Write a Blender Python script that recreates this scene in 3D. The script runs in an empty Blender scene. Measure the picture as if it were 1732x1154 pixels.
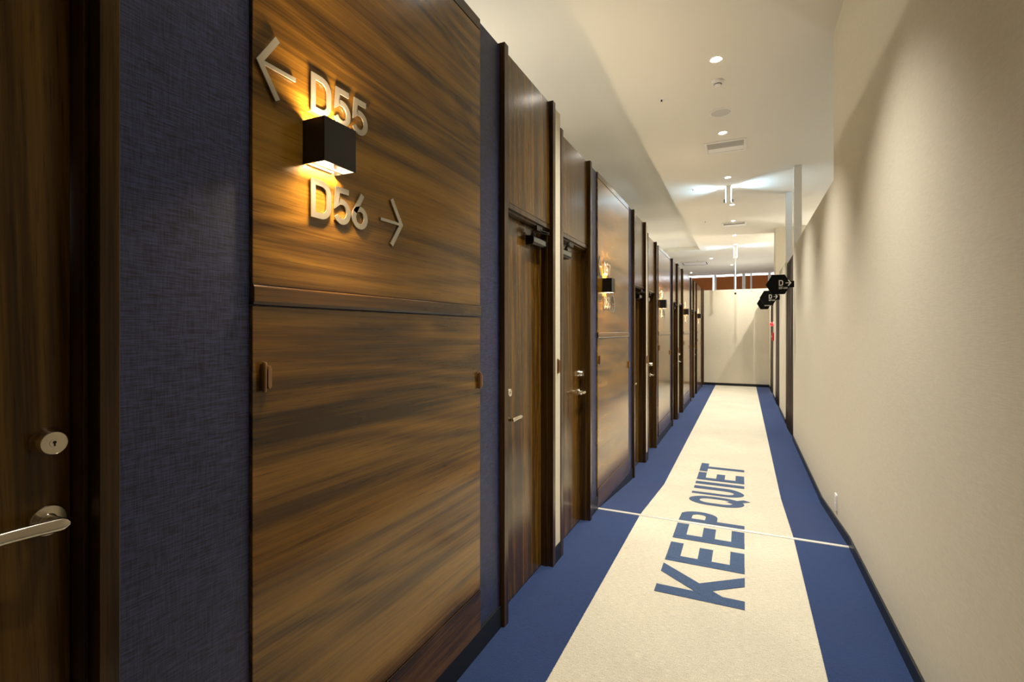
import bpy, bmesh, math, random
from mathutils import Vector, Matrix
random.seed(7)
S = bpy.context.scene
COL = S.collection
PI = math.pi

# ------------------------------------------------------------------ camera
F = 840.0                                    # focal length in pixels of the 1732 wide frame
cam_d = bpy.data.cameras.new('camera')
cam = bpy.data.objects.new('camera', cam_d)
COL.objects.link(cam)
cam_d.sensor_width = 36.0
cam_d.lens = F / 1732 * 36.0
cam_d.shift_y = -17.0 / 1732
cam_d.clip_start = 0.02
cam.location = (0, 0, 1.4)
cam.rotation_euler = (PI / 2, 0, math.atan(392 / F))
S.camera = cam

# ------------------------------------------------------------------ world, exposure
W = bpy.data.worlds.new('daylight')
S.world = W
W.use_nodes = True
W.node_tree.nodes['Background'].inputs[0].default_value = (0.80, 0.88, 1.0, 1)
W.node_tree.nodes['Background'].inputs[1].default_value = 3.0
S.view_settings.view_transform = 'Standard'
S.view_settings.look = 'None'
S.view_settings.gamma = 1.0
S.view_settings.use_curve_mapping = False
S.view_settings.exposure = 2.1
CORR_W = 116.0            # corridor downlights, watts
WARM = (1.0, 0.945, 0.86)
FILL_W = 24.0            # fill lamps added behind the partitions
SCONCE_W = 1.7
COOL = (0.42, 0.72, 1.0)


def lamp(name, kind, loc, energy, color, rot=(0, 0, 0), parent=None, **kw):
    d = bpy.data.lights.new(name, kind)
    d.energy = energy
    d.color = color
    for k, v in kw.items():
        setattr(d, k, v)
    o = bpy.data.objects.new(name, d)
    COL.objects.link(o)
    o.location = loc
    o.rotation_euler = rot
    if parent is not None:
        o.parent = parent
        o.location = Vector(loc) - WORLD[parent.name]
    return o


WORLD = {}

# unseen fill lamps added behind the low partitions to brighten the ceiling and walls
for (x, y, z, e) in ((-2.6, 0.3, 1.9, 0.08), (-2.6, 2.0, 1.9, 0.14), (-2.6, 3.6, 1.9, 0.15), (-2.6, 5.2, 1.8, 0.22),
                     (-2.7, 8.2, 1.7, 0.18), (-2.7, 11.2, 1.7, 0.35), (-2.7, 12.8, 1.7, 0.45), (-2.7, 14.3, 1.7, 0.45),
                     (2.4, 7.0, 1.6, 0.6), (2.4, 10.5, 1.6, 0.9), (2.6, 13.5, 1.6, 2.0), (0.0, 18.0, 1.6, 1.2)):
    lamp('unseen_lamp', 'POINT', (x, y, z), FILL_W * e, WARM, shadow_soft_size=0.2)
# a bunk reading lamp just under the partition top: its light grazes over onto the right wall
lamp('unseen_lamp', 'POINT', (-2.6, 3.3, 2.53), 11, WARM, shadow_soft_size=0.03)
lamp('unseen_lamp', 'SPOT', (1.22, 13.9, 3.6), 60, (1, 0.94, 0.82), spot_size=2.9, spot_blend=0.25, shadow_soft_size=0.03)

# ------------------------------------------------------------------ materials
def new_mat(name):
    m = bpy.data.materials.new(name)
    m.use_nodes = True
    nt = m.node_tree
    return m, nt, nt.nodes['Principled BSDF']


def nd(nt, typ, **kw):
    n = nt.nodes.new(typ)
    for k, v in kw.items():
        setattr(n, k, v)
    return n


def math_n(nt, op, a, b=None, c=None):
    n = nd(nt, 'ShaderNodeMath', operation=op)
    for i, v in enumerate((a, b, c)):
        if v is None:
            continue
        if isinstance(v, (int, float)):
            n.inputs[i].default_value = v
        else:
            nt.links.new(v, n.inputs[i])
    return n.outputs[0]


def plain(name, col, rough=0.5, metal=0.0, bump=None, spec=None, var=0.0):
    m, nt, p = new_mat(name)
    p.inputs['Base Color'].default_value = (*col, 1)
    p.inputs['Roughness'].default_value = rough
    p.inputs['Metallic'].default_value = metal
    if spec is not None:
        p.inputs['Specular IOR Level'].default_value = spec
    geo = nd(nt, 'ShaderNodeNewGeometry')
    if bump:
        no = nd(nt, 'ShaderNodeTexNoise')
        no.inputs['Scale'].default_value = bump[0]
        no.inputs['Detail'].default_value = 2
        nt.links.new(geo.outputs['Position'], no.inputs['Vector'])
        b = nd(nt, 'ShaderNodeBump')
        b.inputs['Strength'].default_value = bump[1]
        b.inputs['Distance'].default_value = bump[2] if len(bump) > 2 else 0.002
        nt.links.new(no.outputs[0], b.inputs['Height'])
        nt.links.new(b.outputs[0], p.inputs['Normal'])
    if var:
        no = nd(nt, 'ShaderNodeTexNoise')
        no.inputs['Scale'].default_value = 3.0
        no.inputs['Detail'].default_value = 5
        nt.links.new(geo.outputs['Position'], no.inputs['Vector'])
        mx = nd(nt, 'ShaderNodeMix', data_type='RGBA')
        mx.inputs['A'].default_value = (*[c * (1 - var) for c in col], 1)
        mx.inputs['B'].default_value = (*[min(1, c * (1 + var)) for c in col], 1)
        nt.links.new(no.outputs[0], mx.inputs['Factor'])
        nt.links.new(mx.outputs['Result'], p.inputs['Base Color'])
    return m


def emit(name, col, strength):
    m, nt, p = new_mat(name)
    p.inputs['Base Color'].default_value = (*col, 1)
    p.inputs['Emission Color'].default_value = (*col, 1)
    p.inputs['Emission Strength'].default_value = strength
    return m


def wood(name, grain, gain=1.0, rough=0.27, tilt=0.0, warm=1.0):
    """walnut laminate; grain 'Y' along the wall, 'Z' upright"""
    m, nt, p = new_mat(name)
    geo = nd(nt, 'ShaderNodeNewGeometry')
    sep = nd(nt, 'ShaderNodeSeparateXYZ')
    nt.links.new(geo.outputs['Position'], sep.inputs[0])
    oi = nd(nt, 'ShaderNodeObjectInfo')
    r = math_n(nt, 'MULTIPLY', oi.outputs['Random'], 37.0)
    if grain == 'Y':
        al, ac = sep.outputs[1], sep.outputs[2]
    else:
        al, ac = sep.outputs[2], sep.outputs[1]
    ac = math_n(nt, 'ADD', math_n(nt, 'MULTIPLY_ADD', al, tilt, ac), math_n(nt, 'MULTIPLY', sep.outputs[0], 1.0))
    al = math_n(nt, 'ADD', al, r)

    def vec(sa, sc, off=0.0):
        c = nd(nt, 'ShaderNodeCombineXYZ')
        nt.links.new(math_n(nt, 'MULTIPLY', ac, sc), c.inputs[0])
        nt.links.new(math_n(nt, 'MULTIPLY', al, sa), c.inputs[1])
        nt.links.new(math_n(nt, 'ADD', r, off), c.inputs[2])
        return c.outputs[0]

    def noise(v, det, dist=0.0, rgh=0.55):
        n = nd(nt, 'ShaderNodeTexNoise')
        n.inputs['Scale'].default_value = 1.0
        n.inputs['Detail'].default_value = det
        n.inputs['Distortion'].default_value = dist
        n.inputs['Roughness'].default_value = rgh
        nt.links.new(v, n.inputs['Vector'])
        return n.outputs[0]
    broad = noise(vec(0.34, 3.6), 3, 0.25)
    streak = noise(vec(0.55, 24.0, 5.0), 5, 0.2, 0.66)
    fine = noise(vec(2.6, 150.0, 9.0), 3, 0.1, 0.6)
    pores = noise(vec(9.0, 300.0, 13.0), 2, 0.0, 0.5)
    # contour lines of a slow noise field: the cathedral figure
    field = noise(vec(0.38, 2.4, 3.0), 2, 0.35)
    rings = math_n(nt, 'FRACT', math_n(nt, 'MULTIPLY', field, 13.0))
    rings = math_n(nt, 'ABSOLUTE', math_n(nt, 'SUBTRACT', rings, 0.5))
    a = math_n(nt, 'MULTIPLY', broad, 0.46 if grain == 'Y' else 0.30)
    a = math_n(nt, 'MULTIPLY_ADD', streak, 0.34 if grain == 'Y' else 0.52, a)
    a = math_n(nt, 'MULTIPLY_ADD', fine, 0.14, a)
    a = math_n(nt, 'MULTIPLY_ADD', rings, 0.16 if grain == 'Y' else 0.08, a)
    ramp = nd(nt, 'ShaderNodeValToRGB')
    nt.links.new(a, ramp.inputs[0])
    e = ramp.color_ramp.elements

    def c(r_, g_, b_):
        return (r_ * gain, g_ * gain, b_ * gain * warm, 1)
    e[0].position = 0.385
    e[0].color = c(0.022, 0.0105, 0.0032)
    e[1].position = 0.66
    e[1].color = c(0.195, 0.100, 0.027)
    x = e.new(0.46)
    x.color = c(0.062, 0.029, 0.0080)
    x = e.new(0.545)
    x.color = c(0.130, 0.064, 0.017)
    pm = math_n(nt, 'SMOOTH_MIN', math_n(nt, 'MULTIPLY_ADD', pores, -3.2, 2.9), 1.0, 0.1)
    sc_ = nd(nt, 'ShaderNodeVectorMath', operation='SCALE')
    nt.links.new(ramp.outputs[0], sc_.inputs[0])
    nt.links.new(math_n(nt, 'MAXIMUM', pm, 0.45), sc_.inputs['Scale'])
    nt.links.new(sc_.outputs[0], p.inputs['Base Color'])
    p.inputs['Roughness'].default_value = rough
    p.inputs['Specular IOR Level'].default_value = 0.12
    p.inputs['Coat Weight'].default_value = 0.75 if grain == 'Y' else 0.55
    p.inputs['Coat Roughness'].default_value = 0.17
    p.inputs['Coat IOR'].default_value = 1.5
    # lacquer unevenness
    no = nd(nt, 'ShaderNodeTexNoise')
    no.inputs['Scale'].default_value = 130
    no.inputs['Detail'].default_value = 2
    nt.links.new(geo.outputs['Position'], no.inputs['Vector'])
    h = math_n(nt, 'MULTIPLY_ADD', fine, 0.5, no.outputs[0])
    b = nd(nt, 'ShaderNodeBump')
    b.inputs['Strength'].default_value = 0.10
    b.inputs['Distance'].default_value = 0.0012
    nt.links.new(h, b.inputs['Height'])
    nt.links.new(b.outputs[0], p.inputs['Normal'])
    nt.links.new(b.outputs[0], p.inputs['Coat Normal'])
    return m


def fabric_wall(name, col, amp, rough=0.6, spec=0.35):
    """wallpaper with a woven look: fine horizontal and vertical threads"""
    m, nt, p = new_mat(name)
    geo = nd(nt, 'ShaderNodeNewGeometry')
    outs = []
    for sc in ((25, 25, 430), (430, 430, 30)):
        mp = nd(nt, 'ShaderNodeMapping')
        mp.inputs['Scale'].default_value = sc
        nt.links.new(geo.outputs['Position'], mp.inputs[0])
        no = nd(nt, 'ShaderNodeTexNoise')
        no.inputs['Scale'].default_value = 1.0
        no.inputs['Detail'].default_value = 2
        nt.links.new(mp.outputs[0], no.inputs['Vector'])
        outs.append(no.outputs[0])
    h = math_n(nt, 'MULTIPLY_ADD', outs[1], 0.6, outs[0])
    ramp = nd(nt, 'ShaderNodeValToRGB')
    ramp.color_ramp.elements[0].position = 0.62
    ramp.color_ramp.elements[1].position = 0.98
    ramp.color_ramp.elements[0].color = (*[c * (1 - amp) for c in col], 1)
    ramp.color_ramp.elements[1].color = (*[min(1, c * (1 + amp)) for c in col], 1)
    nt.links.new(h, ramp.inputs[0])
    nt.links.new(ramp.outputs[0], p.inputs['Base Color'])
    p.inputs['Roughness'].default_value = rough
    p.inputs['Specular IOR Level'].default_value = spec
    b = nd(nt, 'ShaderNodeBump')
    b.inputs['Strength'].default_value = 0.25
    b.inputs['Distance'].default_value = 0.0008
    nt.links.new(h, b.inputs['Height'])
    nt.links.new(b.outputs[0], p.inputs['Normal'])
    return m


CREAM_L, CREAM_R = -0.715, 0.305
BLUE_C, CREAM_C = (0.0155, 0.035, 0.106), (0.53, 0.49, 0.38)


def carpet(name, fixed=None):
    m, nt, p = new_mat(name)
    geo = nd(nt, 'ShaderNodeNewGeometry')
    sep = nd(nt, 'ShaderNodeSeparateXYZ')
    nt.links.new(geo.outputs['Position'], sep.inputs[0])
    # loop pile, ragged at the colour change
    no = nd(nt, 'ShaderNodeTexNoise')
    no.inputs['Scale'].default_value = 210
    no.inputs['Detail'].default_value = 2
    nt.links.new(geo.outputs['Position'], no.inputs['Vector'])
    mp = nd(nt, 'ShaderNodeMapping')
    mp.inputs['Scale'].default_value = (30, 330, 1)
    nt.links.new(geo.outputs['Position'], mp.inputs[0])
    th = nd(nt, 'ShaderNodeTexNoise')
    th.inputs['Scale'].default_value = 1
    th.inputs['Detail'].default_value = 2
    nt.links.new(mp.outputs[0], th.inputs['Vector'])
    wear = nd(nt, 'ShaderNodeTexNoise')
    wear.inputs['Scale'].default_value = 2.2
    wear.inputs['Detail'].default_value = 5
    nt.links.new(geo.outputs['Position'], wear.inputs['Vector'])
    val = math_n(nt, 'ADD', math_n(nt, 'MULTIPLY_ADD', no.outputs[0], 1.0, 0.05), math_n(nt, 'MULTIPLY', th.outputs[0], 0.85))
    val = math_n(nt, 'MULTIPLY', val, math_n(nt, 'MULTIPLY_ADD', wear.outputs[0], 0.30, 0.86))
    if fixed is None:
        x = math_n(nt, 'ADD', sep.outputs[0], math_n(nt, 'MULTIPLY_ADD', no.outputs[0], 0.008, -0.004))
        inside = math_n(nt, 'MULTIPLY', math_n(nt, 'GREATER_THAN', x, CREAM_L), math_n(nt, 'LESS_THAN', x, CREAM_R))
        mx = nd(nt, 'ShaderNodeMix', data_type='RGBA')
        mx.inputs['A'].default_value = (*BLUE_C, 1)
        mx.inputs['B'].default_value = (*CREAM_C, 1)
        nt.links.new(inside, mx.inputs['Factor'])
        base = mx.outputs['Result']
    else:
        rgb = nd(nt, 'ShaderNodeRGB')
        rgb.outputs[0].default_value = (*fixed, 1)
        base = rgb.outputs[0]
    mul = nd(nt, 'ShaderNodeVectorMath', operation='SCALE')
    nt.links.new(base, mul.inputs[0])
    nt.links.new(val, mul.inputs['Scale'])
    nt.links.new(mul.outputs[0], p.inputs['Base Color'])
    p.inputs['Roughness'].default_value = 0.95
    p.inputs['Specular IOR Level'].default_value = 0.15
    p.inputs['Sheen Weight'].default_value = 0.15
    b = nd(nt, 'ShaderNodeBump')
    b.inputs['Strength'].default_value = 0.5
    b.inputs['Distance'].default_value = 0.003
    nt.links.new(val, b.inputs['Height'])
    nt.links.new(b.outputs[0], p.inputs['Normal'])
    return m


M = {}
M['wood_h'] = wood('walnut_level_grain', 'Y', 1.85, 0.24, tilt=0.012, warm=.45)
M['wood_v'] = wood('walnut_upright_grain', 'Z', 1.15, 0.27, tilt=0.03, warm=.5)
M['wood_frame'] = wood('walnut_frame', 'Z', 0.55, 0.30, warm=.9)
M['wood_rail'] = wood('walnut_rail', 'Y', 1.0, 0.26, warm=.9)
M['blue'] = fabric_wall('navy_woven_wallpaper', (0.030, 0.040, 0.105), 0.6, 0.45, 0.5)
M['cream'] = fabric_wall('cream_wallpaper', (0.74, 0.685, 0.545), 0.05, 0.75, 0.25)
M['ceil'] = plain('cream_ceiling_paint', (0.75, 0.72, 0.63), 0.85, bump=(240, 0.1))
M['carpet'] = carpet('striped_carpet')
M['carpet_ink'] = carpet('blue_inlay_carpet', (0.045, 0.078, 0.150))
M['black_trim'] = plain('black_vinyl', (0.010, 0.011, 0.013), 0.42)
M['black'] = plain('black_powder_coat', (0.012, 0.011, 0.010), 0.38, bump=(900, 0.05))
M['black_gloss'] = plain('black_gloss', (0.008, 0.008, 0.008), 0.15)
M['sign_black'] = plain('black_sign', (0.004, 0.004, 0.004), 0.5, spec=0.12)
M['white'] = plain('white_paint', (0.78, 0.76, 0.72), 0.45)
M['white_ink'] = plain('white_lettering', (0.80, 0.78, 0.74), 0.5)
M['steel'] = plain('satin_nickel', (0.82, 0.75, 0.62), 0.2, 1.0, bump=(600, 0.03))
M['plate'] = plain('brushed_letter_metal', (0.50, 0.47, 0.40), 0.40, 0.85, bump=(700, 0.05))
M['bronze'] = plain('bronze', (0.30, 0.17, 0.08), 0.33, 0.6)
M['alu'] = plain('aluminium', (0.86, 0.84, 0.78), 0.35, 0.6)
M['grey'] = plain('grey_grille', (0.58, 0.56, 0.52), 0.6, bump=(800, 0.3))
M['dark'] = plain('dark_hollow', (0.01, 0.01, 0.01), 0.6)
M['curtain'] = plain('taupe_curtain', (0.150, 0.120, 0.098), 0.85, bump=(500, 0.2), var=0.1)
M['blind'] = plain('brown_roller_blind', (0.30, 0.092, 0.016), 0.8, bump=(400, 0.1))
M['mullion'] = plain('pale_window_frame', (0.60, 0.60, 0.62), 0.5)
M['post'] = plain('white_post', (0.72, 0.70, 0.65), 0.5)
M['lens'] = emit('downlight_lens', (1.0, 0.93, 0.80), 14.0)
M['lens_warm'] = emit('sconce_lens', (1.0, 0.86, 0.62), 2.2)
M['lens_cool'] = emit('cool_strip', (0.80, 0.91, 1.0), 5.0)
M['red_lamp'] = emit('red_lamp', (1.0, 0.008, 0.015), 0.9)
M['red'] = plain('red_plastic', (0.60, 0.03, 0.015), 0.4)
gm, gnt, gp = new_mat('window_glass')
gp.inputs['Base Color'].default_value = (1, 1, 1, 1)
gp.inputs['Roughness'].default_value = 0.02
gp.inputs['Transmission Weight'].default_value = 1.0
gp.inputs['IOR'].default_value = 1.45
M['glass'] = gm

# ------------------------------------------------------------------ object helpers
def thing(name, loc, label=None, cat=None, group=None, kind=None):
    o = bpy.data.objects.new(name, None)
    o.empty_display_size = 0.05
    COL.objects.link(o)
    o.location = loc
    WORLD[o.name] = Vector(loc)
    tag(o, label, cat, group, kind)
    return o


def tag(o, label=None, cat=None, group=None, kind=None):
    if label: o['label'] = label
    if cat: o['category'] = cat
    if group: o['group'] = group
    if kind: o['kind'] = kind
    return o


def obj(name, bm, mat, parent=None, smooth=False, bevel=0.0, label=None, mats=None, segs=2):
    bmesh.ops.remove_doubles(bm, verts=bm.verts, dist=1e-6)
    bmesh.ops.recalc_face_normals(bm, faces=bm.faces)
    if parent is None:
        xs = [v.co for v in bm.verts]
        lo = Vector((min(v.x for v in xs), min(v.y for v in xs), min(v.z for v in xs)))
        hi = Vector((max(v.x for v in xs), max(v.y for v in xs), max(v.z for v in xs)))
        org = Vector(((lo.x + hi.x) / 2, (lo.y + hi.y) / 2, lo.z))
        loc = org
    else:
        org = WORLD[parent.name]
        loc = Vector((0, 0, 0))
    for v in bm.verts:
        v.co -= org
    me = bpy.data.meshes.new(name)
    if smooth:
        for f in bm.faces:
            f.smooth = True
    bm.to_mesh(me)
    bm.free()
    for m in (mats or [mat]):
        me.materials.append(M[m])
    o = bpy.data.objects.new(name, me)
    COL.objects.link(o)
    o.location = loc
    if parent is not None:
        o.parent = parent
    WORLD[o.name] = Vector(org)
    if bevel:
        b = o.modifiers.new('bevel', 'BEVEL')
        b.width = bevel
        b.segments = segs
        b.limit_method = 'ANGLE'
    if smooth:
        try:
            me.set_sharp_from_angle(angle=0.7)
        except Exception:
            pass
    if label:
        o['label'] = label
    return o


def B():
    return bmesh.new()


def box(bm, x0, x1, y0, y1, z0, z1, mi=0):
    v = [bm.verts.new(p) for p in ((x0, y0, z0), (x1, y0, z0), (x1, y1, z0), (x0, y1, z0),
                                   (x0, y0, z1), (x1, y0, z1), (x1, y1, z1), (x0, y1, z1))]
    for f in ((3, 2, 1, 0), (4, 5, 6, 7), (0, 1, 5, 4), (1, 2, 6, 5), (2, 3, 7, 6), (3, 0, 4, 7)):
        bm.faces.new([v[i] for i in f]).material_index = mi
    return bm


def bx(*a):
    return box(B(), *a)


def prism_x(bm, poly, x0, x1, mi=0):
    """polygon in (y,z) pushed along x"""
    a = [bm.verts.new((x0, y, z)) for y, z in poly]
    b = [bm.verts.new((x1, y, z)) for y, z in poly]
    n = len(poly)
    bm.faces.new(a).material_index = mi
    bm.faces.new(b[::-1]).material_index = mi
    for i in range(n):
        bm.faces.new((a[i], a[(i + 1) % n], b[(i + 1) % n], b[i])).material_index = mi
    return bm


def prism_y(bm, poly, y0, y1):
    a = [bm.verts.new((x, y0, z)) for x, z in poly]
    b = [bm.verts.new((x, y1, z)) for x, z in poly]
    n = len(poly)
    bm.faces.new(a)
    bm.faces.new(b[::-1])
    for i in range(n):
        bm.faces.new((a[i], a[(i + 1) % n], b[(i + 1) % n], b[i]))
    return bm


def lathe(bm, prof, origin, axis, n=32):
    """prof: (radius, height) along axis"""
    ax = Vector(axis).normalized()
    t = Vector((0, 0, 1)) if abs(ax.z) < 0.9 else Vector((1, 0, 0))
    e1 = ax.cross(t).normalized()
    e2 = ax.cross(e1)
    o = Vector(origin)
    rings = []
    for r, h in prof:
        if r < 1e-6:
            rings.append([bm.verts.new(o + ax * h)])
        else:
            rings.append([bm.verts.new(o + ax * h + (e1 * math.cos(2 * PI * i / n) + e2 * math.sin(2 * PI * i / n)) * r) for i in range(n)])
    for a, b in zip(rings, rings[1:]):
        for i in range(n):
            j = (i + 1) % n
            if len(a) == 1 and len(b) == 1:
                continue
            if len(a) == 1:
                bm.faces.new((a[0], b[i], b[j]))
            elif len(b) == 1:
                bm.faces.new((a[i], a[j], b[0]))
            else:
                bm.faces.new((a[i], a[j], b[j], b[i]))
    for rg, flip in ((rings[0], True), (rings[-1], False)):
        if len(rg) > 2:
            bm.faces.new(rg[::-1] if flip else rg)
    return bm


def sweep(bm, pts, side, w, h, n=16, power=3.0):
    """rounded-rectangle section swept along pts; side = local up of the section (h), w across"""
    pts = [Vector(p) for p in pts]
    rings = []
    for i, p in enumerate(pts):
        d = (pts[min(i + 1, len(pts) - 1)] - pts[max(i - 1, 0)]).normalized()
        up = Vector(side)
        up = (up - d * up.dot(d)).normalized()
        ac = d.cross(up)
        ww = w[i] if isinstance(w, (list, tuple)) else w
        hh = h[i] if isinstance(h, (list, tuple)) else h
        rg = []
        for k in range(n):
            a = 2 * PI * k / n
            c, s_ = math.cos(a), math.sin(a)
            rg.append(bm.verts.new(p + ac * (math.copysign(abs(c) ** (2 / power), c) * ww / 2) + up * (math.copysign(abs(s_) ** (2 / power), s_) * hh / 2)))
        rings.append(rg)
    for a, b in zip(rings, rings[1:]):
        for i in range(n):
            j = (i + 1) % n
            bm.faces.new((a[i], a[j], b[j], b[i]))
    bm.faces.new(rings[0][::-1])
    bm.faces.new(rings[-1])
    return bm


def arc(cx, cy, r, a0, a1, n=14, ry=None):
    ry = ry or r
    return [(cx + r * math.cos(math.radians(a0 + (a1 - a0) * i / n)), cy + ry * math.sin(math.radians(a0 + (a1 - a0) * i / n))) for i in range(n + 1)]


def ribbon(bm, path, w, fmap, thick, closed=False, step=None):
    """stroke of width w along a 2-D path, mitred, with thickness; fmap(u, v, t) -> world"""
    p = [Vector(q) for q in path]
    q = [p[0]]
    for a in p[1:]:
        if (a - q[-1]).length > 1e-5:
            q.append(a)
    if closed and (q[0] - q[-1]).length < 1e-5:
        q.pop()
    if step:
        r = []
        m = len(q)
        for i in range(m if closed else m - 1):
            a, b = q[i], q[(i + 1) % m]
            k = max(1, int(math.ceil((b - a).length / step)))
            r += [a.lerp(b, j / k) for j in range(k)]
        if not closed:
            r.append(q[-1])
        q = r
    n = len(q)
    L, R = [], []
    for i in range(n):
        if closed:
            d0 = (q[i] - q[i - 1]).normalized()
            d1 = (q[(i + 1) % n] - q[i]).normalized()
        else:
            d0 = (q[i] - q[i - 1]).normalized() if i else (q[1] - q[0]).normalized()
            d1 = (q[i + 1] - q[i]).normalized() if i < n - 1 else d0
        t = (d0 + d1)
        t = t.normalized() if t.length > 1e-6 else d1
        nn = Vector((-t.y, t.x))
        k = max(0.35, nn.dot(Vector((-d1.y, d1.x))))
        L.append(q[i] + nn * (w / 2 / k))
        R.append(q[i] - nn * (w / 2 / k))
    v = []
    for i in range(n):
        v.append([bm.verts.new(fmap(a.x, a.y, t)) for a, t in ((L[i], 0), (R[i], 0), (R[i], thick), (L[i], thick))])
    for i in range(n if closed else n - 1):
        a, b = v[i], v[(i + 1) % n]
        for k in range(4):
            bm.faces.new((a[k], a[(k + 1) % 4], b[(k + 1) % 4], b[k]))
    if not closed:
        bm.faces.new(v[0][::-1])
        bm.faces.new(v[-1])


SW = 0.15
def glyph(ch, s=SW):
    """(strokes, advance width); cap height 1; a stroke is (points, closed)"""
    a = s / 2
    if ch == 'D':
        return [([(a, a), (.31, a)] + arc(.34, .34, .265, -90, 0) + arc(.34, .66, .265, 0, 90) + [(.31, 1 - a), (a, 1 - a)], True)], .68
    if ch == '5':
        return [([(.56, 1 - a), (.15, 1 - a), (.12, .54), (.2, .60)] + arc(.305, .345, .25, 100, -150, 20, .27), False)], .60
    if ch == '6':
        return [(arc(.315, .325, .24, 0, 360, 28, .25), True), ([(.115, .46), (.42, 1.0)], False)], .62
    if ch == '9':
        return [(arc(.315, .675, .24, 0, 360, 28, .25), True), ([(.515, .54), (.21, 0.0)], False)], .62
    if ch == '8':
        return [(arc(.31, .745, .19, 0, 360, 24, .18), True), (arc(.31, .305, .235, 0, 360, 28, .23), True)], .62
    if ch == '7':
        return [([(.04, 1 - a), (.55, 1 - a), (.24, 0)], False)], .60
    if ch == '0':
        return [(arc(.31, .70, .225, 0, 180, 14) + arc(.31, .30, .225, 180, 360, 14), True)], .62
    if ch == '1':
        return [([(.06, .74), (.30, .93), (.30, 0)], False)], .44
    if ch == '2':
        return [(arc(.30, .70, .22, 170, -30, 16) + [(.12, a), (.56, a)], False)], .60
    if ch == '3':
        return [(arc(.27, .735, .20, 140, -80, 16, .19) + arc(.28, .31, .245, 85, -150, 18, .235), False)], .60
    if ch == '4':
        return [([(.36, 1.0), (.10, .30), (.62, .30)], False), ([(.46, .55), (.46, 0)], False)], .64
    if ch == '-':
        return [([(.04, .45), (.32, .45)], False)], .38
    return [], .4


def text(bm, s, x, y, h, fmap, thick, track=0.09, sw=SW):
    for ch in s:
        st, adv = glyph(ch, sw)
        for pts, cl in st:
            ribbon(bm, [(x + u * h, y + v * h) for u, v in pts], sw * h, fmap, thick, cl)
        x += (adv + track) * h
    return x


# ------------------------------------------------------------------ floor level
def floor_z(y):
    if y < 0.0: return 0.12
    if y < 1.2: return 0.12 * (1.2 - y) / 1.2
    if y < 3.85: return 0.0
    if y < 5.10: return -0.12 * (y - 3.85) / 1.25
    return -0.12


FAR = -0.12
CEIL = 3.68
XL, XR = -1.05, 0.625
Y_END = 15.05
Y_WIN = 21.9

# ------------------------------------------------------------------ setting
bm = B()
ys = [-2.0, 0.0, 1.2, 3.85, 5.10, 22.4]
for i in range(len(ys) - 1):
    y0, y1 = ys[i], ys[i + 1]
    v = [bm.verts.new(p) for p in ((-4.2, y0, floor_z(y0)), (4.2, y0, floor_z(y0)), (4.2, y1, floor_z(y1)), (-4.2, y1, floor_z(y1)))]
    w = [bm.verts.new((p.co.x, p.co.y, -0.3)) for p in v]
    bm.faces.new(v)
    bm.faces.new(w[::-1])
    for k in range(4):
        if (k == 0 and i > 0) or (k == 2 and i < len(ys) - 2):
            continue
        bm.faces.new((v[k], v[(k + 1) % 4], w[(k + 1) % 4], w[k]))
floor = tag(obj('floor', bm, 'carpet'), 'corridor carpet with a cream runner between two blue side bands', 'floor', kind='structure')

# KEEP QUIET inlay: reading direction along the corridor, letter tops to the left
def fl(u, v, t):
    return Vector((u, v, t))


CAP = 0.443
def bold(ch, y0, wd):
    s, c = 0.088, CAP
    a = s / 2
    b = 0.041
    if ch == 'K':
        return [([(a, 0), (a, c)], False), ([(.03, .105), (wd + .01, c + .075)], False), ([(.125, .235), (wd + .005, -.075)], False)]
    if ch == 'E':
        return [([(a, 0), (a, c)], False)] + [([(a, h_), (wd - k, h_)], False, .080) for h_, k in ((b, 0), (c / 2, .025), (c - b, 0))]
    if ch == 'P':
        return [([(a, 0), (a, c)], False), ([(a, c - b), (wd - .13, c - b)] + arc(wd - .13, c - .13, .088, 90, -90, 12) + [(a, c - .218)], False, .082)]
    if ch == 'Q':
        r = wd / 2 - a
        return [(arc(wd / 2, c - a - r, r, 0, 180) + arc(wd / 2, a + r, r, 180, 360), True), ([(wd * .52, .115), (wd * .98, -.02)], False, .070)]
    if ch == 'U':
        r = wd / 2 - a
        return [([(a, c), (a, a + r)] + arc(wd / 2, a + r, r, 180, 360) + [(wd - a, c)], False)]
    if ch == 'I':
        return [([(a, 0), (a, c)], False)]
    if ch == 'T':
        return [([(wd / 2, 0), (wd / 2, c)], False), ([(0, c - b), (wd, c - b)], False, .080)]


bm = B()
for ch, y0, wd in (('K', 2.745, .355), ('E', 3.150, .285), ('E', 3.510, .285), ('P', 3.865, .315),
                   ('Q', 4.46, .345), ('U', 4.87, .325), ('I', 5.265, .09), ('E', 5.42, .285), ('T', 5.755, .345)):
    for q, st in enumerate(bold(ch, y0, wd)):
        sb = B()
        ribbon(sb, [(y0 + u, v) for u, v in st[0]], st[2] if len(st) > 2 else .086, fl, 0.001, st[1], step=0.04)
        if ch == 'K':
            for h_, sg in ((0, -1), (CAP, 1)):
                bmesh.ops.bisect_plane(sb, geom=sb.verts[:] + sb.edges[:] + sb.faces[:], plane_co=(0, h_, 0), plane_no=(0, sg, 0), clear_outer=True)
        tmp = bpy.data.meshes.new('tmp')
        for v in sb.verts:
            u_, v_, t_ = v.co
            v.co = Vector((0.005 - v_, u_, floor_z(u_) + .0012 + t_ + .0003 * q))
        sb.to_mesh(tmp)
        sb.free()
        bm.from_mesh(tmp)
        bpy.data.meshes.remove(tmp)
obj('lettering', bm, 'carpet_ink', floor, label='blue KEEP QUIET lettering inlaid in the cream carpet')

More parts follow.
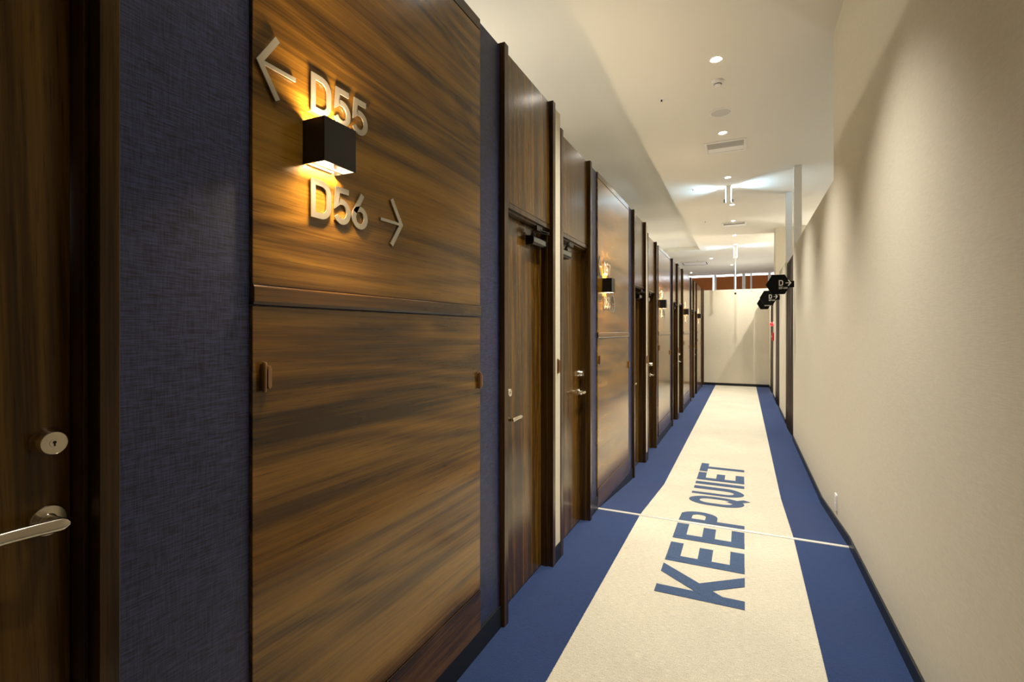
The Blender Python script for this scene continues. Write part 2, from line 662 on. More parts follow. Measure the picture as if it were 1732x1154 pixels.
# ceiling: main plane over the corridor, slightly higher plane over the left rooms
bm = B()
box(bm, -1.12, 4.2, -2.0, 22.4, CEIL, CEIL + 0.25)
box(bm, -4.2, -1.12, -2.0, 14.85, CEIL + 0.10, CEIL + 0.35)
box(bm, -4.2, -1.12, 14.85, 22.4, CEIL, CEIL + 0.25)
tag(obj('ceiling', bm, 'ceil'), 'cream painted ceiling above corridor and partitions', 'ceiling', kind='structure')

# units along the left side: doors in pairs, panels between
P0, PITCH = 2.11, 3.07
TOPS = [2.755, 2.645, 2.545]
doors = [(-0.21, 0.515, 0.12, 2.85, 'B')]
panels = [(0.795, 1.90, 0.0, 2.755)]
strips = []
for k in range(5):
    y = P0 + PITCH * k
    base = 0.0 if k == 0 else FAR
    t0 = TOPS[0] if k == 0 else (TOPS[1] if k == 1 else TOPS[2])
    t1 = TOPS[1] if k == 0 else TOPS[2]
    if k < 4:
        doors.append((y, y + .70, base, t0, 'A'))
        strips.append((y + .70, y + .80, t0 - .015))
        doors.append((y + .80, y + 1.49, base, t1, 'B'))
        panels.append((y + 1.71, y + 2.86, FAR, t1 + 0.005))
    else:
        doors.append((y, Y_END - .005, base, t0, 'A'))

# left wall: navy wallpaper pieces, cream strips between paired doors, core behind
bm = B()
def wall_piece(y0, y1, top, mi):
    n = [y0] + [v for v in ys[1:-1] if y0 < v < y1] + [y1]
    poly = [(v, floor_z(v) - .01) for v in n] + [(y1, top), (y0, top)]
    prism_x(bm, poly, XL - .12, XL + (.021 if mi else 0), mi)


edges = [(-2.0, doors[0][0], 2.85)]
for i, p in enumerate(panels):
    dl = doors[2 * i]
    dr = doors[2 * i + 1]
    edges.append((dl[1], dr[0], p[3]))
for y0, y1, t in edges:
    wall_piece(y0, y1, t, 0)
for y0, y1, t in strips:
    wall_piece(y0, y1, t, 1)
tag(obj('wall_left', bm, None, mats=['blue', 'cream']), 'left partition wall in navy woven wallpaper with cream strips between paired doors', 'wall', kind='structure')

# cross partitions of the rooms behind the left wall
for i, y in enumerate((1.32, 2.86, 4.40, 5.93, 7.46, 9.0, 10.53, 12.07, 13.6)):
    t = 2.7 if y < 4 else 2.5
    o = obj('wall_room_divider', bx(-4.0, XL - .15, y - .04, y + .04, floor_z(y) - .02, t), 'cream')
    tag(o, 'cream divider between two rooms behind the left partition', 'wall', 'room dividers behind the left partition', 'structure')

# right wall with curtained openings
RT = 2.56
OPEN = [(7.94, 9.30), (10.90, 12.22), (13.10, 14.62)]
bm = B()
def rwall(y0, y1, top):
    n = [y0] + [v for v in ys[1:-1] if y0 < v < y1] + [y1]
    poly = [(v, floor_z(v) - .01) for v in n] + [(y1, top), (y0, top)]
    prism_x(bm, poly, XR, XR + .10)


rwall(-2.0, 4.50, CEIL)
rwall(4.50, OPEN[0][0], RT)
rwall(OPEN[0][1], OPEN[1][0], RT - .02)
rwall(OPEN[1][1], OPEN[2][0], RT - .02)
rwall(OPEN[2][1], Y_END, RT - .02)
tag(obj('wall_right', bm, 'cream'), 'cream wallpapered right wall, full height near and low beyond', 'wall', kind='structure')
# room dividers behind the right wall
for y in (4.45, 9.35, 12.3):
    tag(obj('wall_room_divider', bx(XR + .10, 4.0, y, y + .08, FAR - .01, CEIL if y < 5 else RT - .05), 'cream'),
        'cream divider between rooms behind the right wall', 'wall', 'room dividers behind the right wall', 'structure')
tag(obj('wall_end', bx(-4.0, 4.0, Y_END, Y_END + .10, FAR - .02, 2.55), 'cream'), 'cream partition closing the far end of the corridor', 'wall', kind='structure')
tag(obj('wall_back', bx(-4.2, 4.2, -2.1, -2.0, -.3, CEIL + .35), 'cream'), 'wall behind the camera', 'wall', kind='structure')
tag(obj('wall_outer_left', bx(-4.3, -4.2, -2.1, 22.4, -.3, CEIL + .35), 'cream'), 'outer wall beyond the left rooms', 'wall', kind='structure')
tag(obj('wall_outer_right', bx(4.2, 4.3, -2.1, 22.4, -.3, CEIL + .35), 'cream'), 'outer wall beyond the right rooms', 'wall', kind='structure')
tag(obj('wall_window_side', bx(-4.2, 4.2, Y_WIN, Y_WIN + .15, FAR - .02, 0.9), 'cream'), 'low wall under the far windows', 'wall', kind='structure')
# posts and column on the right
tag(obj('trim_1', bx(XR + .004, XR + .096, 7.84, 7.94, RT - .001, CEIL), 'post', bevel=.002), 'white square post from wall top to ceiling, nearer of two', 'post', kind='structure')
tag(obj('trim_2', bx(XR + .004, XR + .098, 9.30, 9.40, RT - .021, CEIL), 'post', bevel=.002), 'white square post beyond the first curtain, up to the ceiling', 'post', kind='structure')
tag(obj('trim_3', bx(XR + .012, 1.3, 12.4, 13.05, RT - .021, CEIL), 'cream'), 'broad cream column above the far right partition', 'column', kind='structure')

# baseboards
bm = B()
def skirt(bm, y0, y1, x0, x1, h):
    n = [y0] + [v for v in ys[1:-1] if y0 < v < y1] + [y1]
    prism_x(bm, [(v, floor_z(v) - .004) for v in n] + [(v, floor_z(v) + h) for v in n[::-1]], x0, x1)


for y0, y1, t in edges:
    skirt(bm, y0, y1, XL - .001, XL + .012, .100)
for y0, y1, t in strips:
    skirt(bm, y0, y1, XL - .001, XL + .026, .100)
tag(obj('baseboard_left', bm, 'black_trim'), 'black baseboard along the left wall', 'baseboard', kind='structure')
bm = B()
for y0, y1 in ((-2.0, OPEN[0][0]), (OPEN[0][1], OPEN[1][0]), (OPEN[1][1], OPEN[2][0]), (OPEN[2][1], Y_END)):
    skirt(bm, y0, y1, XR - .010, XR + .001, .066)
tag(obj('baseboard_right', bm, 'black_trim'), 'black baseboard along the right wall', 'baseboard', kind='structure')
tag(obj('baseboard_end', bx(XL, XR, Y_END - .010, Y_END + .001, FAR - .004, FAR + .070), 'black_trim'), 'black baseboard under the far end wall', 'baseboard', kind='structure')

# threshold strip
t = thing('threshold_strip', (-0.21, 3.835, 0), 'bright aluminium threshold strip across the carpet through the P of KEEP', 'threshold strip')
obj('strip', prism_x(B(), [(3.817, -.002), (3.819, .004), (3.828, .0055), (3.842, .0050), (3.851, .003), (3.853, -.002)], XL + .012, XR - .010), 'alu', t)

# ------------------------------------------------------------------ doors
def lever_set(leaf_x, y, z, sgn, par):
    """rose with a flat lever running sgn along y"""
    rose = obj('door_handle', lathe(B(), [(.0255, 0), (.0262, .002), (.0262, .0075), (.0250, .0090), (.0125, .0092), (.0110, .012), (.0105, .040)],
                                    (leaf_x, y, z), (1, 0, 0), 40), 'steel', par, smooth=True)
    pts, ww, hh = [], [], []
    x1 = leaf_x + .046
    nose = .0125
    for i in range(27):
        if i < 9:                                   # rounded nose beside the rose
            q = nose * (1 - math.cos(PI / 2 * i / 8)) - nose
            h_ = .0225 * math.sqrt(max(.02, 1 - (q / nose) ** 2))
        else:
            q = .112 * (i - 8) / 18
            h_ = .0225 - .003 * (i - 8) / 18
            if i >= 25:
                h_ *= (.85, .55)[i - 25]
        dx = .004 * (1 - min(1, max(0, q / .06)))
        pts.append((x1 + dx - .003, y + sgn * q, z + .0012 * math.sin(PI * max(0, q) / .112)))
        ww.append(.0125 if 1 < i < 25 else .009)
        hh.append(h_)
    obj('lever', sweep(B(), pts, (0, 0, 1), ww, hh, 20, 3.2), 'steel', rose, smooth=True)
    return rose


DOOR_TXT = {
    0: 'dark walnut door with lock and lever at the far left edge beside navy wallpaper',
    1: 'walnut door just right of the D55 and D56 panel, lever on its left edge',
    2: 'walnut door before the threshold strip, left of the D57 and D58 panel, lever on its right',
    3: 'walnut door just beyond the D57 and D58 panel, lever on its left',
    4: 'walnut door just before the D59 and D60 panel, lever on its right',
    5: 'walnut door just beyond the D59 and D60 panel, third sconce behind it to the left',
    6: 'walnut door just before the fourth sconce panel, lever on its right',
    7: 'walnut door just beyond the fourth sconce panel near the corridor end',
    8: 'walnut door just before the fifth and last sconce panel',
    9: 'narrow view of the last walnut door against the far end wall',
}
for i, (y0, y1, base, top, hand) in enumerate(doors):
    d = thing('door_%d' % (i + 1), (XL, (y0 + y1) / 2, base), DOOR_TXT[i], 'door', 'walnut room doors', 'structure')
    J = .032 if i == 0 else .042
    zf = min(floor_z(y0), floor_z(y1), base) - .004
    jf, leafx = XL + .027, -1.097
    fr = B()
    box(fr, XL - .12, jf, y0, y0 + J, zf, top + .012)
    box(fr, XL - .12, jf, y1 - J, y1, zf, top + .012)
    box(fr, XL - .12, XL + .006, y0 + J, y1 - J, base + 2.003, base + 2.030)
    # rebate the leaf closes against
    box(fr, XL - .12, XL - .008, y0 + J, y0 + J + .008, zf, base + 2.003)
    box(fr, XL - .12, XL - .008, y1 - J - .008, y1 - J, zf, base + 2.003)
    box(fr, XL - .12, XL - .008, y0 + J + .008, y1 - J - .008, base + 1.992, base + 2.003)
    obj('door_frame', fr, 'wood_frame', d, bevel=.0015)
    obj('transom_panel', bx(XL - .10, XL + .004, y0 + J + .001, y1 - J - .001, base + 2.033, top), 'wood_v', d)
    l0, l1 = y0 + J + .010, y1 - J - .010
    leaf = obj('door_leaf', bx(leafx - .036, leafx, l0, l1, base + .006, base + 1.990), 'wood_v', d, bevel=.001)
    if base > 0:
        obj('sill', bx(XL - .12, XL - .010, y0 + J, y1 - J, zf, base + .004), 'wood_frame', d)
    hy, sg = (l0 + .108, 1) if hand == 'A' else (l1 - .034, -1)
    lever_set(leafx, hy, base + .952, sg, d)
    lk = obj('lock_cylinder', lathe(B(), [(.0255, 0), (.0258, .003), (.0250, .006), (.0218, .014), (.0200, .0275), (.0188, .0290), (.0184, .0282), (.0072, .0282), (.0068, .0292), (0, .0292)],
                                    (leafx, hy, base + 1.088), (1, 0, 0), 40), 'steel', d, smooth=True)
    kb = bx(leafx + .0288, leafx + .0296, hy - .0012, hy + .0012, base + 1.088 - .005, base + 1.088 + .003)
    lathe(kb, [(.0026, .0288), (.0026, .0297)], (leafx, hy, base + 1.0895), (1, 0, 0), 12)
    obj('keyway', kb, 'dark', lk)
    # door closer at the hinge side
    if i > 0:
        c0 = (l1 - .23) if hand == 'A' else l0 + .012
        zc = base + 1.905
        cl = obj('door_closer', prism_y(B(), [(leafx, zc - .026), (leafx + .042, zc - .024), (leafx + .050, zc - .012), (leafx + .050, zc + .016), (leafx + .044, zc + .026), (leafx, zc + .026)],
                                        c0, c0 + .21), 'black_gloss', d, bevel=.002)
        pv = c0 + (.045 if hand == 'A' else .165)
        ab = lathe(B(), [(.013, 0), (.013, .014), (.008, .016), (.008, .026)], (leafx + .028, pv, zc + .026), (0, 0, 1), 16)
        e_ = 1 if hand == 'A' else -1
        sweep(ab, [(leafx + .028, pv, zc + .048), (leafx + .075, pv + e_ * .10, zc + .050)], (0, 0, 1), .016, .006, 10)
        sweep(ab, [(leafx + .075, pv + e_ * .10, zc + .056), (XL + .012, pv + e_ * .02, zc + .062)], (0, 0, 1), .014, .006, 10)
        lathe(ab, [(.010, 0), (.010, .016)], (leafx + .075, pv + e_ * .10, zc + .046), (0, 0, 1), 14)
        obj('closer_arm', ab, 'black', cl)
        box_t = bx(XL + .004, XL + .016, pv - .03, pv + .05, base + 1.958, base + 1.985)
        obj('arm_bracket', box_t, 'black', cl)

# small bronze latches on the cream strips
ORD = ['first', 'second', 'third', 'fourth']
for k, (y0, y1, t) in enumerate(strips):
    b = floor_z(y0)
    z = b + 1.185
    t_ = thing('door_latch', (XL, (y0 + y1) / 2, z - .04), 'small bronze latch on the %s cream strip between paired walnut doors' % ORD[k], 'latch', 'bronze latches between the doors')
    m_ = (y0 + y1) / 2
    obj('latch_plate', bx(XL + .020, XL + .028, m_ - .007, m_ + .007, z - .045, z + .045), 'bronze', t_, bevel=.002)
    lb = lathe(B(), [(.004, -.040), (.004, .040)], (XL + .034, m_ - .006, z), (0, 0, 1), 12)
    lathe(lb, [(.004, -.034), (.004, .034)], (XL + .034, m_ + .007, z), (0, 0, 1), 12)
    obj('latch_rod', lb, 'bronze', t_, smooth=True)

# ------------------------------------------------------------------ wall panels, sconces, number signs
NUM = [('55', '56'), ('57', '58'), ('59', '60'), ('61', '62'), ('63', '64')]
PANEL_TXT = ['large walnut wall panel nearest the camera, carrying D55 and D56',
             'walnut wall panel just beyond the threshold strip, carrying D57 and D58',
             'walnut wall panel with the third sconce along the corridor',
             'walnut wall panel with the fourth sconce along the corridor',
             'farthest walnut wall panel, with the last sconce before the end wall']
ORD5 = ['nearest', 'second', 'third', 'fourth', 'farthest']
XP = XL + .010
for i, (y0, y1, base, top) in enumerate(panels):
    p = thing('walnut_panel', (XP, (y0 + y1) / 2, base), PANEL_TXT[i], 'wall panel', 'walnut wall panels', 'thing')
    g = .0025
    obj('upper_panel', bx(XL - .001, XP, y0, y1, base + 1.510, top - .047), 'wood_h', p, bevel=.0012)
    obj('top_rail', bx(XL - .001, XP + .001, y0, y1, top - .044, top + .002), 'wood_rail', p, bevel=.0012)
    obj('mid_rail', prism_y(B(), [(XL - .001, base + 1.462), (XP + .002, base + 1.462), (XP + .006, base + 1.470), (XP + .006, base + 1.504), (XP + .003, base + 1.5085), (XL - .001, base + 1.5085)], y0, y1), 'wood_rail', p, bevel=.0012)
    obj('lower_panel', bx(XL - .001, XP, y0, y1, base + .277, base + 1.459), 'wood_h', p, bevel=.0012)
    n = [y0] + [v for v in ys[1:-1] if y0 < v < y1] + [y1]
    lowz = [max(floor_z(v) + .004, base + .098) for v in n]
    obj('bottom_rail', prism_x(B(), list(zip(n, lowz)) + [(y1, base + .274), (y0, base + .274)], XL - .001, XP + .003), 'wood_rail', p, bevel=.0012)
    zb = base + (0 if i else 0)
    for yy, zz, s_ in ((y0 + .030, zb + 1.292, 1), (y1 - .012, zb + 1.188, -1)):
        lb = lathe(B(), [(.0035, -.038), (.0052, -.034), (.0056, .018), (.0062, .020), (.0062, .030), (.0045, .034), (0, .0345)], (XP + .010, yy - .006, zz), (0, 0, 1), 16)
        box(lb, XP - .002, XP + .010, yy - .010, yy - .003, zz - .034, zz + .030)
        lt = obj('latch', lb, 'bronze', p, smooth=True)
        obj('latch_flap', prism_x(B(), [(yy + .001, zz - .024), (yy + .004, zz - .030), (yy + .009, zz - .030), (yy + .012, zz - .024), (yy + .012, zz + .018), (yy + .009, zz + .024), (yy + .004, zz + .024), (yy + .001, zz + .018)],
                                  XP - .002, XP + .014), 'bronze', lt, bevel=.001)
    # sconce
    sy0 = y0 + .146
    sy1 = sy0 + .112
    z0, z1 = base + 1.834, base + 1.948
    if i == 0:
        slab = 'black box sconce overlapping the D55 lettering on the nearest walnut panel'
    else:
        slab = ['', 'black box sconce on the walnut panel just beyond the threshold strip', 'black box sconce on the third walnut panel, middle of the five',
                'black box sconce on the fourth walnut panel down the corridor', 'farthest black box sconce, on the last walnut panel by the end wall'][i]
    s = thing('wall_sconce', (XP, (sy0 + sy1) / 2, z0), slab, 'wall lamp', 'black up and down sconces')
    D_ = .076
    th = .004
    hb = B()
    box(hb, XP + D_ - th, XP + D_, sy0, sy1, z0, z1)
    box(hb, XP, XP + D_ - th, sy0, sy0 + th, z0, z1)
    box(hb, XP, XP + D_ - th, sy1 - th, sy1, z0, z1)
    obj('housing', hb, 'black', s)
    obj('back_plate', bx(XP, XP + .006, sy0 + .012, sy1 - .012, z0 + .004, z1 - .004), 'white', s)
    zm = (z0 + z1) / 2
    ln = bx(XP + .006, XP + D_ - th, sy0 + th, sy1 - th, zm - .012, zm + .012)
    obj('lamp_core', ln, 'white', s)
    lens = obj('lens', bx(XP + .040, XP + D_ - th - .001, sy0 + th + .001, sy1 - th - .001, zm - .0145, zm - .0125), 'lens_warm', s)
    obj('lens', bx(XP + .040, XP + D_ - th - .001, sy0 + th + .001, sy1 - th - .001, zm + .0125, zm + .0145), 'lens_warm', s)
    # inner reflector lip seen from below
    obj('reflector', prism_y(B(), [(XP + .022, z0 + .001), (XP + .034, z0 + .001), (XP + .034, z0 + .004), (XP + .022, z0 + .004)], sy0 + .008, sy1 - .004), 'white', s)
    for sg, zz in ((0, zm - .017), (PI, zm + .017)):
        lamp('sconce_lamp', 'AREA', (XP + .050, (sy0 + sy1) / 2, zz), SCONCE_W, (1, .71, .40), rot=(sg, 0, 0), parent=s, shape='RECTANGLE', size=.03, size_y=.08)
    # number signs
    f = lambda u, v, t_, x_=XP: Vector((x_ + .0030 + t_, u, v))
    TH = .004
    zt, zl = base + 1.982, base + 1.702
    for row in (0, 1):
        num = NUM[i][row]
        if i == 0:
            lab = 'metal lettering D%s with an arrow pointing %s on the nearest walnut panel' % (num, ('left', 'right')[row])
        else:
            lab = 'metal lettering D%s with %s arrow, %s the sconce on the %s walnut panel' % (num, ('left', 'right')[row], ('above', 'below')[row], ORD5[i])
        yd = y0 + .167
        g_ = thing('room_number_sign', (XP, yd, zt if row == 0 else zl), lab, 'room number', 'metal room numbers on the walnut panels')
        zz = zt if row == 0 else zl
        x = yd
        H_ = .104
        for ch in 'D' + num:
            bm = B()
            nx = text(bm, ch, x, zz, H_, f, TH)
            obj('letter' if ch == 'D' else 'digit', bm, 'plate', g_)
            x = nx
        bm = B()
        if row == 0:
            zc = zt + .0565
            ax, dx = y0 + .014, 1
        else:
            zc = zl + .051
            ax, dx = y0 + .548, -1
        ribbon(bm, [(ax + dx * .050, zc + .0745), (ax, zc), (ax + dx * .050, zc - .0745)], .015, f, TH)
        ribbon(bm, [(ax + dx * .004, zc), (ax + dx * .104, zc)], .0095, f, TH * .98)
        obj('arrow', bm, 'plate', g_)

# ------------------------------------------------------------------ right wall: outlet, curtains, signs, alarm
z = 0.18 - .05
t = thing('wall_outlet', (XR, 4.36, z - .06), 'white outlet plate low on the right wall above the black baseboard', 'outlet')
pl = obj('cover_plate', bx(XR - .009, XR + .001, 4.325, 4.395, z - .060, z + .060), 'white', t, bevel=.004)
obj('socket', bx(XR - .011, XR - .008, 4.338, 4.382, z + .004, z + .046), 'white', t, bevel=.002)
obj('socket', bx(XR - .011, XR - .008, 4.338, 4.382, z - .046, z - .004), 'white', t, bevel=.002)

CUR = ['nearest taupe pleated curtain at the end of the near right wall', 'second taupe pleated curtain along the right side, under the middle hexagon sign', 'farthest taupe pleated curtain on the right beside the end wall']
for i, (y0, y1) in enumerate(OPEN):
    c = thing('curtain', (XR + .03, (y0 + y1) / 2, FAR), CUR[i], 'curtain', 'taupe doorway curtains')
    bm = B()
    n = 150
    nz = 8
    grid = []
    for k in range(n + 1):
        u = k / n
        col = []
        for q in range(nz + 1):
            w = q / nz
            zz = FAR + .025 + (RT - .07 - FAR - .025) * w
            amp = .030 * (1 - .55 * w)
            yy = y0 + .03 + (y1 - y0 - .06) * u
            ph = u * 2 * PI * 11 + .8 * math.sin(u * 9 + i) + .25 * math.sin(w * 3 + u * 17)
            xx = XR + .03 + amp * math.sin(ph) - .02 * (1 - w) * math.sin(PI * u)
            col.append(bm.verts.new((xx, yy + .012 * math.sin(ph * 2), zz)))
        grid.append(col)
    for k in range(n):
        for q in range(nz):
            bm.faces.new((grid[k][q], grid[k + 1][q], grid[k + 1][q + 1], grid[k][q + 1]))
    o = obj('curtain_cloth', bm, 'curtain', c, smooth=True)
    md = o.modifiers.new('thick', 'SOLIDIFY')
    md.thickness = .004
    obj('curtain_rail', lathe(B(), [(.012, 0), (.012, y1 - y0)], (XR + .03, y0, RT - .06), (0, 1, 0), 16), 'black', c, smooth=True)

SG = ['largest black hexagon sign with D and right arrow, nearest on the right wall', 'middle black hexagon sign with D and arrow, behind the largest one', 'farthest black hexagon sign, lowest and partly hidden by the middle one']
for i, y in enumerate((7.78, 10.78, 13.0)):
    zc, xc, R_ = 2.043, .433, .156
    h = thing('hexagon_sign', (XR, y, zc), SG[i], 'sign', 'black hexagon direction signs')
    pts = [(xc + R_ * math.cos(k * PI / 3), zc + R_ * math.sin(k * PI / 3)) for k in range(6)]
    obj('sign_board', prism_y(B(), pts, y, y + .03), 'sign_black', h, bevel=.002)
    obj('bracket', bx(xc + R_ * .78, XR + .001, y + .006, y + .026, zc - .044, zc + .044), 'sign_black', h)
    f = lambda u, v, t_, y_=y: Vector((u, y_ - .0008 - t_, v))
    bm = B()
    text(bm, 'D', .4385, zc - .018, .077, f, .002, sw=.17)
    obj('letter', bm, 'white_ink', h)
    bm = B()
    za = zc + .018
    ribbon(bm, [(.552, za + .040), (.583, za), (.552, za - .040)], .013, f, .002)
    ribbon(bm, [(.520, za), (.580, za)], .010, f, .0019)
    obj('arrow', bm, 'white_ink', h)
    bm = B()
    ribbon(bm, [(.4385, zc - .030), (.490, zc - .030)], .003, f, .002)
    obj('underline', bm, 'white_ink', h)
    bm = B()
    text(bm, '001-039', .4385, zc - .064, .025, f, .002, track=.06, sw=.18)
    obj('number_range', bm, 'white_ink', h)

t = thing('fire_alarm_lamp', (XR, 12.85, 1.5), 'small glowing red alarm lamp on the right wall between the far curtains', 'alarm lamp')
obj('lamp_base', lathe(B(), [(.055, 0), (.055, .012), (.040, .018)], (XR, 12.85, 1.557), (-1, 0, 0), 24), 'white', t, smooth=True)
obj('lamp_dome', lathe(B(), [(.042, .016), (.042, .045), (.036, .066), (.022, .080), (0, .085)], (XR, 12.85, 1.557), (-1, 0, 0), 24), 'red_lamp', t, smooth=True)
t = thing('fire_call_point', (XR, 12.85, 1.24), 'red fire call point on the right wall below the glowing red lamp', 'fire alarm button')
obj('casing', bx(XR - .04, XR + .001, 12.79, 12.91, 1.18, 1.36), 'red', t, bevel=.006)
obj('push_button', lathe(B(), [(.026, .038), (.026, .044), (.020, .048), (0, .049)], (XR, 12.85, 1.27), (-1, 0, 0), 20), 'white', t, smooth=True)

# ------------------------------------------------------------------ ceiling fittings
DL = [(-.21, .95, 0), (-.21, 2.73, 0), (-.21, 4.50, 1), (-.22, 6.20, 2), (-.215, 8.03, 3), (-.19, 9.80, 4), (-.20, 11.25, 5), (-.20, 12.95, 6), (-.20, 14.35, 10),
      (-.93, 16.8, 7), (-1.87, 20.6, 8), (-.37, 18.7, 9)]
DTXT = ['', 'recessed downlight nearest in view, in front of the smoke detector', 'recessed downlight between the round speaker and the nearest air grille',
        'recessed downlight just in front of the first hanging cool light box', 'recessed downlight just behind the first hanging cool light box',
        'recessed downlight beside the second, farther air grille', 'recessed downlight beyond the second air grille, before the pole fitting',
        'bright downlight beyond the end wall, left of the white pole', 'bright downlight by the far window, above the left partition top', 'faint downlight beyond the end wall, behind the white pole',
        'recessed downlight just in front of the pole fitting at the corridor end']
for x, y, k in DL:
    if k == 0:
        lab = 'recessed ceiling downlight above and behind the camera'
    else:
        lab = DTXT[k]
    d = thing('downlight', (x, y, CEIL), lab, 'ceiling light', 'recessed downlights')
    obj('trim_ring', lathe(B(), [(.036, 0), (.036, -.001), (.046, -.001), (.050, -.004), (.050, 0)], (x, y, CEIL), (0, 0, 1), 32), 'white', d, smooth=True)
    obj('lens', lathe(B(), [(.0355, -.0005), (.034, -.003), (0, -.0035)], (x, y, CEIL), (0, 0, 1), 32), 'lens', d, smooth=True)
    e = CORR_W * (1.0 if y > 2 else 0.15)
    if k == 10: e = CORR_W * .45
    if 7 <= k < 10: e = CORR_W * (1.5 if k < 9 else .5)
    lamp('downlight_lamp', 'SPOT', (x, y, CEIL - .012), e, WARM, parent=d, spot_size=math.radians(82), spot_blend=1.0, shadow_soft_size=.04)

x, y = -.215, 4.9
t = thing('smoke_detector', (x, y, CEIL), 'round white smoke detector between nearest downlight and round speaker', 'smoke detector')
obj('detector_base', lathe(B(), [(.054, 0), (.054, -.012), (.050, -.018), (.040, -.026)], (x, y, CEIL), (0, 0, 1), 32), 'white', t, smooth=True)
obj('detector_head', lathe(B(), [(.036, -.024), (.030, -.040), (.024, -.046), (0, -.048)], (x, y, CEIL), (0, 0, 1), 32), 'white', t, smooth=True)
obj('sensor_slot', lathe(B(), [(.0345, -.029), (.0345, -.035)], (x, y, CEIL), (0, 0, 1), 32), 'dark', t)
x, y = -.218, 5.62
t = thing('ceiling_speaker', (x, y, CEIL), 'round grey ceiling speaker with white rim', 'speaker')
obj('rim', lathe(B(), [(.096, 0), (.096, -.004), (.104, -.006), (.112, -.003), (.112, 0)], (x, y, CEIL), (0, 0, 1), 40), 'white', t, smooth=True)
obj('grille', lathe(B(), [(.096, -.001), (.094, -.004), (0, -.006)], (x, y, CEIL), (0, 0, 1), 40), 'grey', t, smooth=True)

for (x, y, lab) in ((-.205, 6.66, 'larger nearer square air grille behind the second downlight'), (-.187, 11.6, 'smaller looking far air grille in the ceiling')):
    t = thing('air_grille', (x, y, CEIL), lab, 'air vent', 'square ceiling air grilles')
    a, b = .235, .205
    bm = B()
    box(bm, x - a, x + a, y - b, y - b + .03, CEIL - .014, CEIL)
    box(bm, x - a, x + a, y + b - .03, y + b, CEIL - .014, CEIL)
    box(bm, x - a, x - a + .03, y - b + .03, y + b - .03, CEIL - .014, CEIL)
    box(bm, x + a - .03, x + a, y - b + .03, y + b - .03, CEIL - .014, CEIL)
    obj('frame', bm, 'white', t, bevel=.002)
    bm = B()
    k = 0
    yy = y - b + .034
    while yy < y + .02:
        prism_x(bm, [(yy, CEIL - .0105), (yy + .0115, CEIL - .0090), (yy + .0115, CEIL - .0078), (yy, CEIL - .0092)], x - a + .03, x + a - .03)
        yy += .016
    box(bm, x - a + .03, x + a - .03, y - b + .03, y + b - .03, CEIL - .003, CEIL - .001)
    obj('louvre', bm, 'grey', t)
    obj('flap', bx(x - a + .033, x + a - .033, y + .022, y + b - .034, CEIL - .011, CEIL - .002), 'white', t, bevel=.002)

for i, (x, y, lab) in enumerate(((-.733, 5.05, 'small ceiling sprinkler left of the smoke detector'), (-.74, 8.46, 'small ceiling sprinkler left of the first hanging light box'),
                                 (-.726, 11.08, 'small ceiling sprinkler left of the far air grille'), (-1.35, 17.0, 'small dark sprinkler above the far ceiling cassette'))):
    t = thing('sprinkler', (x, y, CEIL), lab, 'sprinkler', 'ceiling sprinklers')
    obj('escutcheon', lathe(B(), [(.032, 0), (.032, -.003), (.020, -.007), (.012, -.007)], (x, y, CEIL), (0, 0, 1), 24), 'white', t, smooth=True)
    obj('nozzle', lathe(B(), [(.008, -.006), (.008, -.012), (.004, -.014), (.004, -.018), (.010, -.019), (.010, -.020), (0, -.020)], (x, y, CEIL), (0, 0, 1), 16), 'dark', t, smooth=True)

def light_box(x, y, zb, lab, pole):
    t = thing('hanging_light_box', (x, y, CEIL), lab, 'ceiling light', 'hanging cool light boxes')
    w = .036
    obj('housing', bx(x - w, x + w, y - .045, y + .045, zb, CEIL), 'white', t, bevel=.003)
    for s_ in (-1, 1):
        xa, xb = sorted((x + s_ * (w + .0005), x + s_ * (w + .008)))
        obj('light_strip', bx(xa, xb, y - .035, y + .035, zb + .02, CEIL - .006), 'lens_cool', t)
        lamp('box_lamp', 'SPOT', (x + s_ * (w + .02), y, CEIL - .15), 11.0, COOL, rot=(0, -s_ * math.radians(98), 0), parent=t, spot_size=math.radians(110), spot_blend=1.0, shadow_soft_size=.02)
        if not pole:
            xa, xb = sorted((x + s_ * w, x + s_ * (w + .035)))
            obj('clamp', bx(xa, xb, y - .02, y + .02, zb + .02, zb + .034), 'black', t)
            obj('clamp', bx(xa, xb, y - .02, y + .02, zb + .046, zb + .060), 'black', t)
    if pole:
        pb = lathe(B(), [(.013, 0), (.013, zb - 2.44)], (x, y, 2.44), (0, 0, 1), 16)
        pl_ = obj('pole', pb, 'white', t, smooth=True)
        obj('pole_end', lathe(B(), [(.013, 0), (.024, -.01), (.026, -.035), (.014, -.055), (0, -.056)], (x, y, 2.44), (0, 0, 1), 16), 'black', t, smooth=True)


light_box(-.218, 8.56, 3.42, 'white hanging light box with cool side strips, nearer, with black clamps', False)
light_box(-.205, 14.70, 3.36, 'white light box with cool sides and a long pole before the end wall', True)

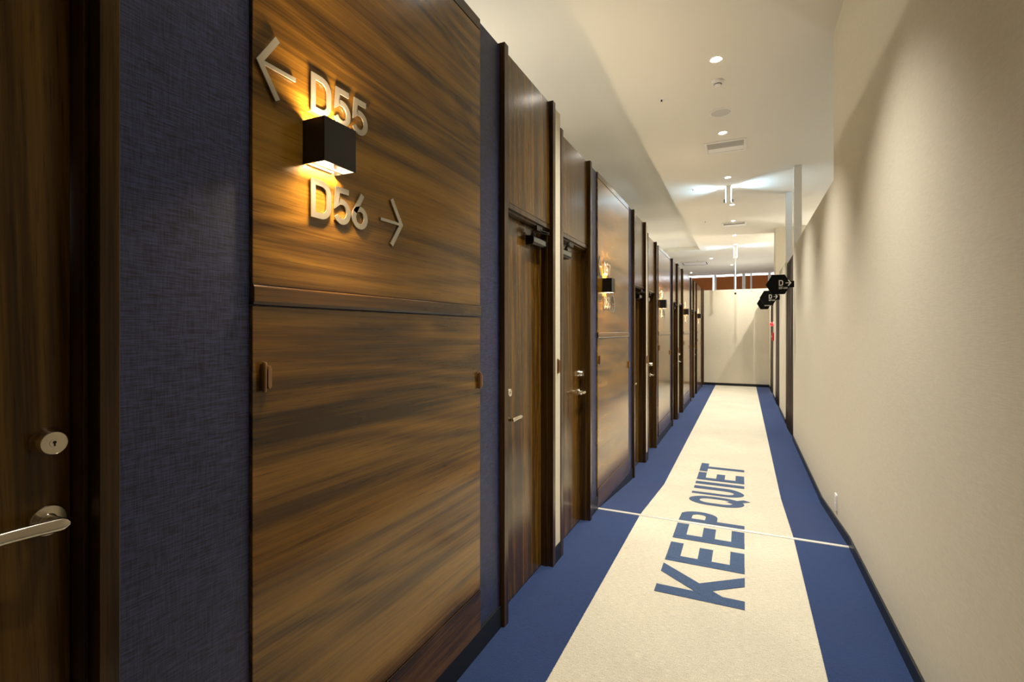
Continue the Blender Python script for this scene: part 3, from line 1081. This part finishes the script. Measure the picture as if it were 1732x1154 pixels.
# ceiling cassette beyond the end wall
x, y = -1.48, 17.65
t = thing('ceiling_cassette', (x, y, CEIL), 'flat cream ceiling air conditioner cassette beyond the end wall at left', 'air conditioner')
obj('face_panel', bx(x - .42, x + .42, y - .45, y + .45, CEIL - .03, CEIL), 'white', t, bevel=.01)
for (a, b, c, d) in ((-.34, .34, -.40, -.375), (-.34, .34, .375, .40), (-.38, -.355, -.33, .33), (.355, .38, -.33, .33)):
    obj('air_slot', bx(x + a, x + b, y + c, y + d, CEIL - .034, CEIL - .028), 'dark', t)

# ------------------------------------------------------------------ far window
MU = [(-3.30, -3.18), (-1.10, -1.01), (-.365, -.258), (-.055, .055), (.234, .298), (.862, .965), (2.2, 2.3)]
w = thing('window_1', (0, Y_WIN, .9), 'row of far windows above the end wall', 'window', kind='structure')
bm = B()
for a, b in MU:
    box(bm, a, b, Y_WIN - .02, Y_WIN + .10, .9, CEIL)
box(bm, -4.2, 4.2, Y_WIN - .02, Y_WIN + .12, .88, .94)
obj('window_frame', bm, 'mullion', w)
for (a, b) in zip([-4.2] + [m_[1] for m_ in MU], [m_[0] for m_ in MU] + [4.2]):
    obj('pane', bx(a, b, Y_WIN + .055, Y_WIN + .063, .94, CEIL), 'glass', w)
BT = ['far left brown roller blind cut off by the partition', 'brown roller blind left of the wide pale mullion', 'brown roller blind left of the white pole', 'narrow brown roller blind right of the white pole',
      'narrowest brown roller blind, between two pale mullions', 'brown roller blind left of the hexagon signs', 'brown roller blind behind the hexagon signs', 'brown roller blind hidden at far right']
cols = list(zip([-4.2] + [m_[1] for m_ in MU], [m_[0] for m_ in MU] + [4.2]))
for k, (a, b) in enumerate(cols):
    if k == len(cols) - 1 or k == 0:
        lab = BT[0] if k == 0 else BT[7]
    else:
        lab = BT[k]
    gap = .05 if k == 1 else 0.0
    t = thing('roller_blind', ((a + b) / 2, Y_WIN + .03, .95), lab, 'roller blind', 'brown roller blinds')
    obj('blind_fabric', bx(a + .0005, b - .0005 - gap, Y_WIN + .028, Y_WIN + .031, .97, CEIL - .07), 'blind', t)
    obj('bottom_bar', bx(a + .0005, b - .0005 - gap, Y_WIN + .022, Y_WIN + .036, .95, .975), 'mullion', t)
    obj('head_rail', bx(a + .0005, b - .0005 - gap, Y_WIN + .020, Y_WIN + .040, CEIL - .085, CEIL - .068), 'blind', t)
